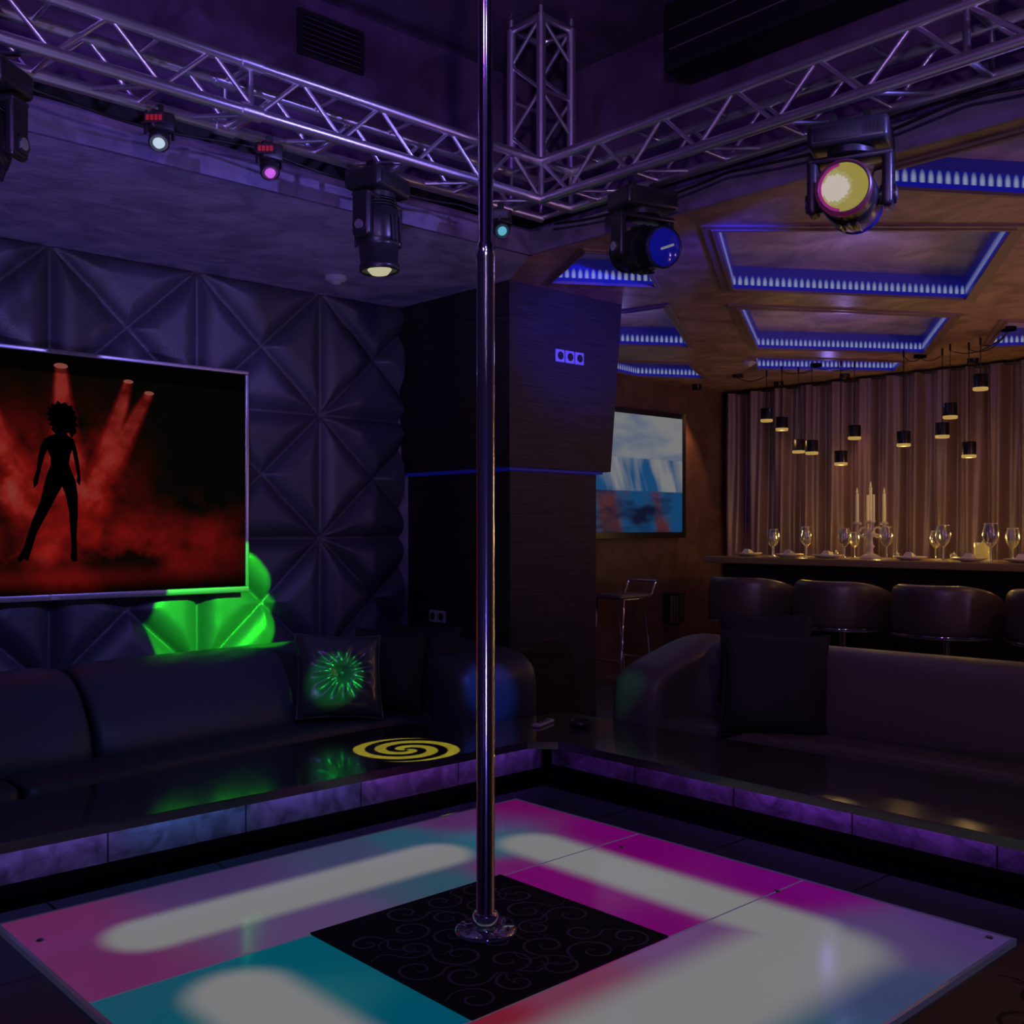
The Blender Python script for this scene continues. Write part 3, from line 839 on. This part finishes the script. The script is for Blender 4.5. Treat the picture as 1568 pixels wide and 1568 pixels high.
# ------------------------------------------------------------ bar zone
b = MB(); vs = []; N = 760; K = 8
for i in range(N+1):
    y = 6.34-i*(7.7/N)
    for k in range(K+1):
        z = .02+k*(2.72-.02)/K
        a = 1-.2*(k/K)
        x = 8.86+a*(.068*math.sin(y*2*math.pi/.26+1.8*math.sin(y*1.7)+.3*math.sin(k*.8+y*3))+.022*math.sin(y*2*math.pi/.09+k*.2))
        vs.append((x, y, z))
b.add(vs, [(i*(K+1)+k, (i+1)*(K+1)+k, (i+1)*(K+1)+k+1, i*(K+1)+k+1) for i in range(N) for k in range(K)], M_curtain, True)
b.cyl((8.86, 6.36, 2.72), (8.86, -1.36, 2.72), .015, n=8, material=M_black)
b.obj('curtain')

M_bartop = mat('bar_top', (.34, .24, .10), .25, spec=.6)
b = MB(); b.box((7.72, .2, 0), (8.2, 5.55, 1.04), M_wood); b.rbox((7.55, .1, 1.04), (8.3, 5.62, 1.10), .01, M_bartop, 2)
b.cyl((7.62, .3, .22), (7.62, 5.45, .22), .02, n=10, material=M_chrome)
for yy in (.6, 2.2, 3.8, 5.3): b.cyl((7.62, yy, .22), (7.73, yy, .22), .012, n=8, material=M_chrome)
b.obj('bar_counter')

M_stool = mat('bar_chair_leather', (.10, .075, .065), .33, spec=.7, bump=(120, .1))
def barchair(cx, cy):
    b = MB(); N = 36; vs = []; R_ = .37
    prof = smoothprof([(0, .60), (-.0, .90), (.02, .955), (.07, .965), (.10, .93), (.085, .62)], 2)
    m_ = len(prof)
    for i in range(N+1):
        a = math.radians(180-112+224*i/N); e = abs(i/N-.5)*2
        drop = .10*max(0, (e-.35)/.65)**1.5
        for d, z in prof:
            rr_ = R_-d; zz = .60+(z-.60)*(1-drop/.365) if z > .6 else z
            vs.append((cx+rr_*math.cos(a), cy+rr_*math.sin(a), zz))
    b.add(vs, [(i*m_+k, (i+1)*m_+k, (i+1)*m_+(k+1) % m_, i*m_+(k+1) % m_) for i in range(N) for k in range(m_)], M_stool, True)
    b.add(vs[:m_], [tuple(range(m_))], M_stool); b.add(vs[-m_:], [tuple(range(m_))[::-1]], M_stool)
    b.lathe([(.001, .58), (.27, .585), (.325, .60), (.325, .625), (.30, .69), (.25, .71), (.001, .715)], (cx, cy, 0), M_stool, 36)
    b.lathe([(.372, .60), (.376, .61), (.372, .622)], (cx, cy, 0), M_chrome, 36)
    b.cyl((cx, cy, .02), (cx, cy, .59), .028, n=16, material=M_chrome)
    b.lathe([(.001, .035), (.05, .03), (.22, .012), (.225, 0)], (cx, cy, 0), M_chrome, 32)
    b.tube([(cx+.17*math.cos(t*math.pi/12), cy+.17*math.sin(t*math.pi/12), .25) for t in range(25)], .010, M_chrome, 8)
    b.cyl((cx-.17, cy, .25), (cx+.17, cy, .25), .008, n=8, material=M_chrome)
    b.obj('bar_chair')
for cy in (4.83, 4.04, 3.25, 2.46, 1.67): barchair(7.15, cy)

b = MB(); cx, cy = 6.62, 5.78
b.rbox((cx-.22, cy-.17, .76), (cx+.2, cy+.17, .80), .02, M_stool, 2)
for sy in (-.15, .15):
    b.tube([(cx-.2, cy+sy, .0), (cx-.15, cy+sy, .76), (cx+.05, cy+sy, .755), (cx+.2, cy+sy, .78), (cx+.26, cy+sy, .90)], .011, M_chrome, 8)
    b.tube([(cx+.22, cy+sy, 0), (cx+.1, cy+sy, .755)], .011, M_chrome, 8)
b.cyl((cx+.26, cy-.16, .90), (cx+.26, cy+.16, .90), .012, n=8, material=M_chrome)
b.cyl((cx-.185, cy-.15, .25), (cx-.185, cy+.15, .25), .010, n=8, material=M_chrome); b.cyl((cx+.19, cy-.15, .25), (cx+.19, cy+.15, .25), .010, n=8, material=M_chrome)
b.obj('bar_stool')
b = MB()
b.box((7.90, 6.355, .42), (8.16, 6.38, .72), M_plastic)
for xx in (7.97, 8.09):
    b.cyl((xx, 6.30, .44), (xx, 6.30, .70), .045, n=20, material=M_chrome); b.cyl((xx, 6.30, .70), (xx, 6.30, .72), .05, n=20, material=M_plastic)
b.obj('wall_sconce')

M_pend = mat('pendant_metal', (.02, .018, .016), .3, .6)
M_pglow = emat('pendant_glow', rgb(140, 112, 58), 1.5)
def pendant(x, y, z, canopy):
    b = MB()
    b.lathe([(.001, .075), (.05, .07), (.052, .065), (.052, -.040)], (x, y, z), M_pend, 20)
    b.lathe([(.001, -.050), (.047, -.050), (.053, -.046), (.053, -.028)], (x, y, z), M_pglow, 20)
    cx, cy = canopy
    b.cyl((cx, cy, ZC-.025), (cx, cy, ZC), .05, n=18, material=M_pend)
    pts = []
    d = math.hypot(x-cx, y-cy)
    for k in range(13):
        t = k/12
        pts.append((cx+(x-cx)*t, cy+(y-cy)*t, (ZC-.03)*(1-t)+(ZC-.05)*t-.22*min(1, d)*4*t*(1-t)*.5))
    pts.append((x, y, z+.07))
    b.tube(pts, .0035, M_black, 6)
    b.cyl((x, y, ZC-.055), (x, y, ZC), .008, n=8, material=M_pend)
    b.obj('pendant_lamp')
cn = [(7.95, 5.55), (7.9, 4.72), (8.1, 3.9), (7.45, 2.95)]
for x, y, z, k in ((7.9, 5.21, 2.34, 0), (7.8, 4.99, 2.24, 1), (7.95, 4.92, 2.05, 1), (7.8, 4.70, 2.02, 1), (7.85, 4.46, 1.92, 1), (8.0, 4.42, 2.14, 1), (7.8, 3.89, 2.04, 2), (7.95, 3.65, 2.10, 2), (7.8, 3.52, 2.23, 3), (7.85, 3.40, 1.93, 3), (7.7, 3.25, 2.41, 3)):
    pendant(x, y, z, cn[k])
def downlight(x, y, z=ZC):
    b = MB(); b.lathe([(.045, 0), (.045, -.05), (.04, -.05), (.036, -.03)], (x, y, z), M_pend, 20); b.lathe([(.001, -.034), (.038, -.034)], (x, y, z), emat('downlight_glow', rgb(135, 110, 60), 1.5), 20); b.obj('ceiling_downlight')
for x, y in ((8.62, 5.55), (8.62, 4.86), (8.62, 3.7), (8.62, 2.95), (8.2, 6.2)): downlight(x, y)

# candelabra
b = MB(); cx, cy, cz = 7.86, 4.2, 1.10
b.lathe([(.001, 0), (.085, 0), (.088, .012), (.055, .03), (.024, .045), (.018, .08), (.034, .10), (.018, .12), (.016, .17), (.032, .19), (.036, .21), (.016, .235), (.014, .28), (.036, .295), (.04, .31), (.022, .312), (.001, .312)], (cx, cy, cz), M_porc, 24)
dy = Vector((.7337, -.6794, 0))
for s_ in (-1, 1):
    A = lambda t, z: tuple(Vector((cx, cy, cz+z))+dy*s_*t)
    b.tube([A(.012, .20), A(.05, .175), (A(.09, .19)), A(.115, .23), A(.110, .275)], .011, M_porc, 8)
    b.tube([A(.055+.030*math.cos(t*.5), .225+.030*math.sin(t*.5)) for t in range(11)], .009, M_porc, 8)
    b.lathe([(.001, .275), (.032, .28), (.036, .297), (.018, .300), (.001, .300)], A(.11, 0), M_porc, 20)
    b.cyl(A(.11, .297), A(.11, .53), .0135, .012, n=12, material=M_wax)
    b.lathe([(.001, .53), (.009, .54), (.006, .56), (.001, .58)], A(.11, 0), M_flame, 10)
for s_ in (-1, 1):
    b.tube([(cx+s_*.01, cy+s_*.01, cz+.22), (cx+.04*s_, cy+s_*.04, cz+.24), (cx+.05*s_, cy+s_*.05, cz+.30)], .009, M_porc, 8)
    b.cyl((cx+.05*s_, cy+s_*.05, cz+.30), (cx+.05*s_, cy+s_*.05, cz+.52), .012, n=12, material=M_wax)
b.cyl((cx, cy, cz+.31), (cx, cy, cz+.58), .0135, .012, n=12, material=M_wax)
b.lathe([(.001, .58), (.009, .59), (.006, .61), (.001, .63)], (cx, cy, cz), M_flame, 10)
b.obj('candelabra')
M_rim = mat('glass_rim_highlight', (.8, .75, .6), .2, .6, emi=rgb(64, 52, 20))  # emission paints gold highlights along glass rims and stems
def wineglass(x, y, s=1.0):
    b = MB()
    b.lathe([(.036*s, 0), (.034*s, .004), (.006*s, .008), (.0055*s, .05*s), (.006*s, .085*s), (.022*s, .10*s), (.040*s, .125*s), (.046*s, .155*s), (.043*s, .19*s), (.034*s, .225*s)], (x, y, 1.10), M_glass, 24)
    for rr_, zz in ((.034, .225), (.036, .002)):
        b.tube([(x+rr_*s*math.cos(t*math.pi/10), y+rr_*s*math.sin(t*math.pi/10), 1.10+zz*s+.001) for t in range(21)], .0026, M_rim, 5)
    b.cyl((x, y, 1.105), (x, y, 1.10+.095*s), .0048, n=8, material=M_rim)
    b.obj('wine_glass')
for x, y, s in ((7.72, 5.02, 1.05), (7.74, 4.72, 1.15), (7.66, 4.32, 1.1), (7.70, 3.98, 1.15), (7.68, 3.52, 1.2), (7.66, 3.16, 1.25), (7.9, 3.10, 1.1), (8.0, 4.42, .95), (7.7, 2.8, 1.1), (8.05, 4.9, 1.0), (8.05, 3.75, 1.0), (7.9, 5.15, .9)): wineglass(x, y, s)
def plate(x, y):
    b = MB(); b.lathe([(.001, .004), (.07, .004), (.09, .008), (.125, .024), (.124, .030), (.09, .014), (.001, .010)], (x, y, 1.10), M_porc, 30)
    b.hexa([(x-.05, y-.05, 1.112), (x+.05, y-.05, 1.112), (x+.05, y+.05, 1.112), (x-.05, y+.05, 1.112)], [(x-.02, y-.02, 1.165), (x+.03, y-.02, 1.15), (x+.03, y+.02, 1.15), (x-.02, y+.02, 1.165)], M_porc)
    b.obj('dinner_plate')
for x, y in ((7.86, 5.38), (7.72, 4.87), (7.74, 4.52), (7.72, 3.80), (7.72, 3.34), (7.74, 2.97)): plate(x, y)
for x, y in ((8.0, 5.05), (8.05, 4.62), (7.95, 4.02), (8.0, 3.58), (8.05, 3.0)):
    b = MB(); b.lathe([(.001, 0), (.028, 0), (.032, .05), (.029, .05), (.027, .006)], (x, y, 1.10), M_glass, 16)
    b.cyl((x, y, 1.106), (x, y, 1.128), .025, n=14, material=M_wax); b.lathe([(.001, .028), (.009, .036), (.006, .052), (.001, .066)], (x, y, 1.10), M_flame, 10)
    b.obj('tealight_candle')
b = MB(); b.lathe([(.001, 0), (.055, 0), (.06, .01), (.06, .14), (.056, .14), (.055, .012)], (7.95, 3.34, 1.10), mat('amber_candle_glass', (.4, .25, .08), .2, emi=rgb(112, 92, 42)), 24)
b.cyl((7.95, 3.34, 1.112), (7.95, 3.34, 1.19), .045, n=20, material=M_wax)
b.lathe([(.001, .09), (.012, .105), (.008, .13), (.001, .155)], (7.95, 3.34, 1.10), M_flame, 12); b.obj('candle_jar')

# ------------------------------------------------------------ lamps (scene lights and added fills)
def aimrot(ob, target):
    d = Vector(target)-ob.location; ob.rotation_euler = d.to_track_quat('-Z', 'Y').to_euler()
def point(loc, e, col, r=.05, name='lamp_glow'):
    l = bpy.data.lights.new(name, 'POINT'); l.energy = e; l.color = col; l.shadow_soft_size = r
    o = bpy.data.objects.new(name, l); o.location = loc; COL.objects.link(o); return o
def spot(loc, tgt, e, col, ang, blend=.3, r=.02, name='spot_beam'):
    l = bpy.data.lights.new(name, 'SPOT'); l.energy = e; l.color = col; l.spot_size = math.radians(ang); l.spot_blend = blend; l.shadow_soft_size = r
    o = bpy.data.objects.new(name, l); o.location = loc; COL.objects.link(o); aimrot(o, tgt); return o
def strip(loc, direction, e, col, lx, name='ledge_led_strip'):
    l = bpy.data.lights.new(name, 'AREA'); l.shape = 'RECTANGLE'; l.size = lx; l.size_y = .008; l.energy = e; l.color = col
    o = bpy.data.objects.new(name, l); o.location = loc; COL.objects.link(o)
    d = Vector(direction).normalized(); up = Vector((0, 0, 1)); x_ = d.cross(up).normalized()
    y_ = (-d).cross(x_); Mx = Matrix((x_, y_, -d)).transposed(); o.rotation_euler = Mx.to_euler(); return o
spot((.2, -.6, 3.4), (1.8, 5.0, 2.0), 60, (.22, .16, 1), 80, .8, .15, 'wash_fill')  # unseen wash spots added to tint wall, quilt and well
spot((3.43, .9, 2.8), (2.0, 5.2, 1.9), 170, (.26, .21, 1), 50, .8, .03, 'wash_fill')
spot((-.6, 1.2, 3.3), (3.6, 3.6, 3.1), 60, (.42, .09, 1), 80, .8, .15, 'wash_fill')
spot((.6, .4, 2.4), (2.2, 3.5, 2.95), 60, (.75, .5, 1), 50, .5, .05, 'truss_fill')  # unseen spots added only to brighten the truss
spot((.6, .4, 2.4), (3.5, 2.3, 2.95), 60, (.76, .5, 1), 50, .5, .05, 'truss_fill')
spot((.3, 1.2, .3), (2.0, 4.7, ZC), 200, (.34, .24, 1), 52, .9, .08, 'ceiling_fill')  # unseen upward spots added to lift soffit and well edge, no fixture modelled
spot((1.0, 0.2, .4), (3.6, 2.6, 2.9), 25, (.45, .2, 1), 60, .9, .08, 'ceiling_fill')
# unseen fill spots added to brighten the seating, floor and carpet
spot((2.0, .6, 2.9), (4.6, 2.4, .6), 34, (.85, .55, .85), 62, .9, .05, 'sofa_fill')
spot((1.1, 1.2, 3.0), (1.6, 4.5, .6), 26, (.22, .42, .8), 60, .9, .05, 'sofa_fill')
spot((.2, 1.4, 2.4), (.55, 2.6, .1), 9, (.4, .6, 1), 40, .9, .05, 'floor_fill')
spot((2.2, -.4, 2.4), (2.9, .8, .1), 12, (1, .6, .35), 40, .9, .05, 'floor_fill')
cols = [(.5, .18, 1), (.15, .4, 1), (.35, .2, 1), (.15, .35, 1), (.3, .2, 1), (.5, .12, 1), (.4, .12, 1)]
for i in range(7):
    strip((.1+i*.5+.1, 3.492, .318), (0, 1, -.8), .13, cols[i], .46)
for i in range(7):
    strip((3.435, 3.15-i*.5, .318), (1, 0, -.8), [.04, .07, .15, .11, .09, .09, .08][i], (.42, .07, 1), .46)
spot((3.2, 1.9, 2.5), (2.68, 5.3, .86), 2900, (.02, 1, 0), 11.2, .1, .01, 'green_beam')
spot((3.2, 1.9, 2.5), (2.85, 4.4, .58), 320, (.0, 1, .1), 5.2, .5, .01, 'green_beam')
spot((2.2, 1.0, 2.6), (3.58, 4.03, .50), 600, (.02, .10, 1), 5.5, .8, .01, 'blue_beam')
spot((3.3, 1.0, 2.3), (4.55, 4.3, 2.60), 900, (.015, .02, 1), 24, 1.0, .05, 'blue_beam')
spot((2.6, 1.2, 2.6), (4.05, 3.64, .46), 120, (.05, 1, .3), 6, 1.0, .01, 'green_beam')
g = spot((2.49, 3.50, 2.33), (2.80, 3.72, LZ), 1500, (1, .9, .05), 14, .05, .004, 'gobo_beam')
l = g.data; l.use_nodes = True; nt = l.node_tree
em = [n for n in nt.nodes if n.type == 'EMISSION'][0]
tc = nt.nodes.new('ShaderNodeTexCoord'); sp = nt.nodes.new('ShaderNodeSeparateXYZ'); nt.links.new(tc.outputs['Normal'], sp.inputs[0])
def mth(op, a, bb=None):
    n = nt.nodes.new('ShaderNodeMath'); n.operation = op
    for i, x in enumerate((a, bb)):
        if x is None: continue
        if isinstance(x, (int, float)): n.inputs[i].default_value = x
        else: nt.links.new(x, n.inputs[i])
    return n.outputs[0]
xx = mth('DIVIDE', sp.outputs[0], sp.outputs[2]); yy = mth('DIVIDE', sp.outputs[1], sp.outputs[2])
rad = mth('SQRT', mth('ADD', mth('MULTIPLY', xx, xx), mth('MULTIPLY', yy, yy)))
ang = mth('ARCTAN2', yy, xx)
ph = mth('SINE', mth('ADD', mth('MULTIPLY', rad, 130.0), mth('MULTIPLY', ang, 2.0)))
band = mth('GREATER_THAN', ph, -.1)
nt.links.new(band, em.inputs['Strength'])

for x, y, e in ((8.62, 5.55, 8), (8.62, 4.86, 22), (8.62, 3.7, 6), (8.62, 2.95, 12)):
    spot((x-.05, y, 2.69), (8.80, y, 0), e, (1, .50, .24), 55, .7, .03, 'downlight_beam')
spot((8.2, 6.2, 2.69), (8.25, 6.34, 0), 30, (1, .42, .18), 60, .6, .03, 'downlight_beam')
for x, y, z in ((7.8, 4.99, 2.14), (7.85, 4.46, 1.84), (7.8, 3.89, 1.95), (7.85, 3.40, 1.85), (7.8, 2.6, 1.9)):
    point((x, y, z), 1.4, (1, .60, .18), .03, 'pendant_glow_lamp')
for x, y in ((8.1, 5.0), (8.1, 4.3), (8.1, 3.6), (8.1, 2.9)):
    point((x, y, 1.30), 2.6, (1, .60, .12), .02, 'candle_light')
point((7.0, 2.0, 2.2), 6, (1, .52, .28), .1, 'bar_fill')  # mid-air points added to brighten the bar side, no fixture there
point((6.5, .6, 2.0), 9, (1, .5, .28), .1, 'bar_fill')
spot((6.0, -.8, 1.2), (5.8, 3.0, ZC), 85, (.60, .30, 1), 80, .8, .1, 'bar_purple_fill')  # unseen spot added to tint the bar ceiling purple
spot((5.6, .2, 1.0), (5.2, 2.8, ZC), 26, (1, .50, .30), 80, .9, .1, 'bar_warm_fill')  # unseen spot added to warm and brighten the bar ceiling
for c in coffers[:3]+coffers[4:5]:
    cx = sum(p[0] for p in c)/4; cy = sum(p[1] for p in c)/4
    point((cx, cy, ZC-.15), 1.6, (.35, .25, 1), .03, 'coffer_led')

w = bpy.data.worlds.new('world'); S.world = w; w.use_nodes = True
bg = w.node_tree.nodes['Background']; bg.inputs[0].default_value = (.28, .18, .8, 1); bg.inputs[1].default_value = .02
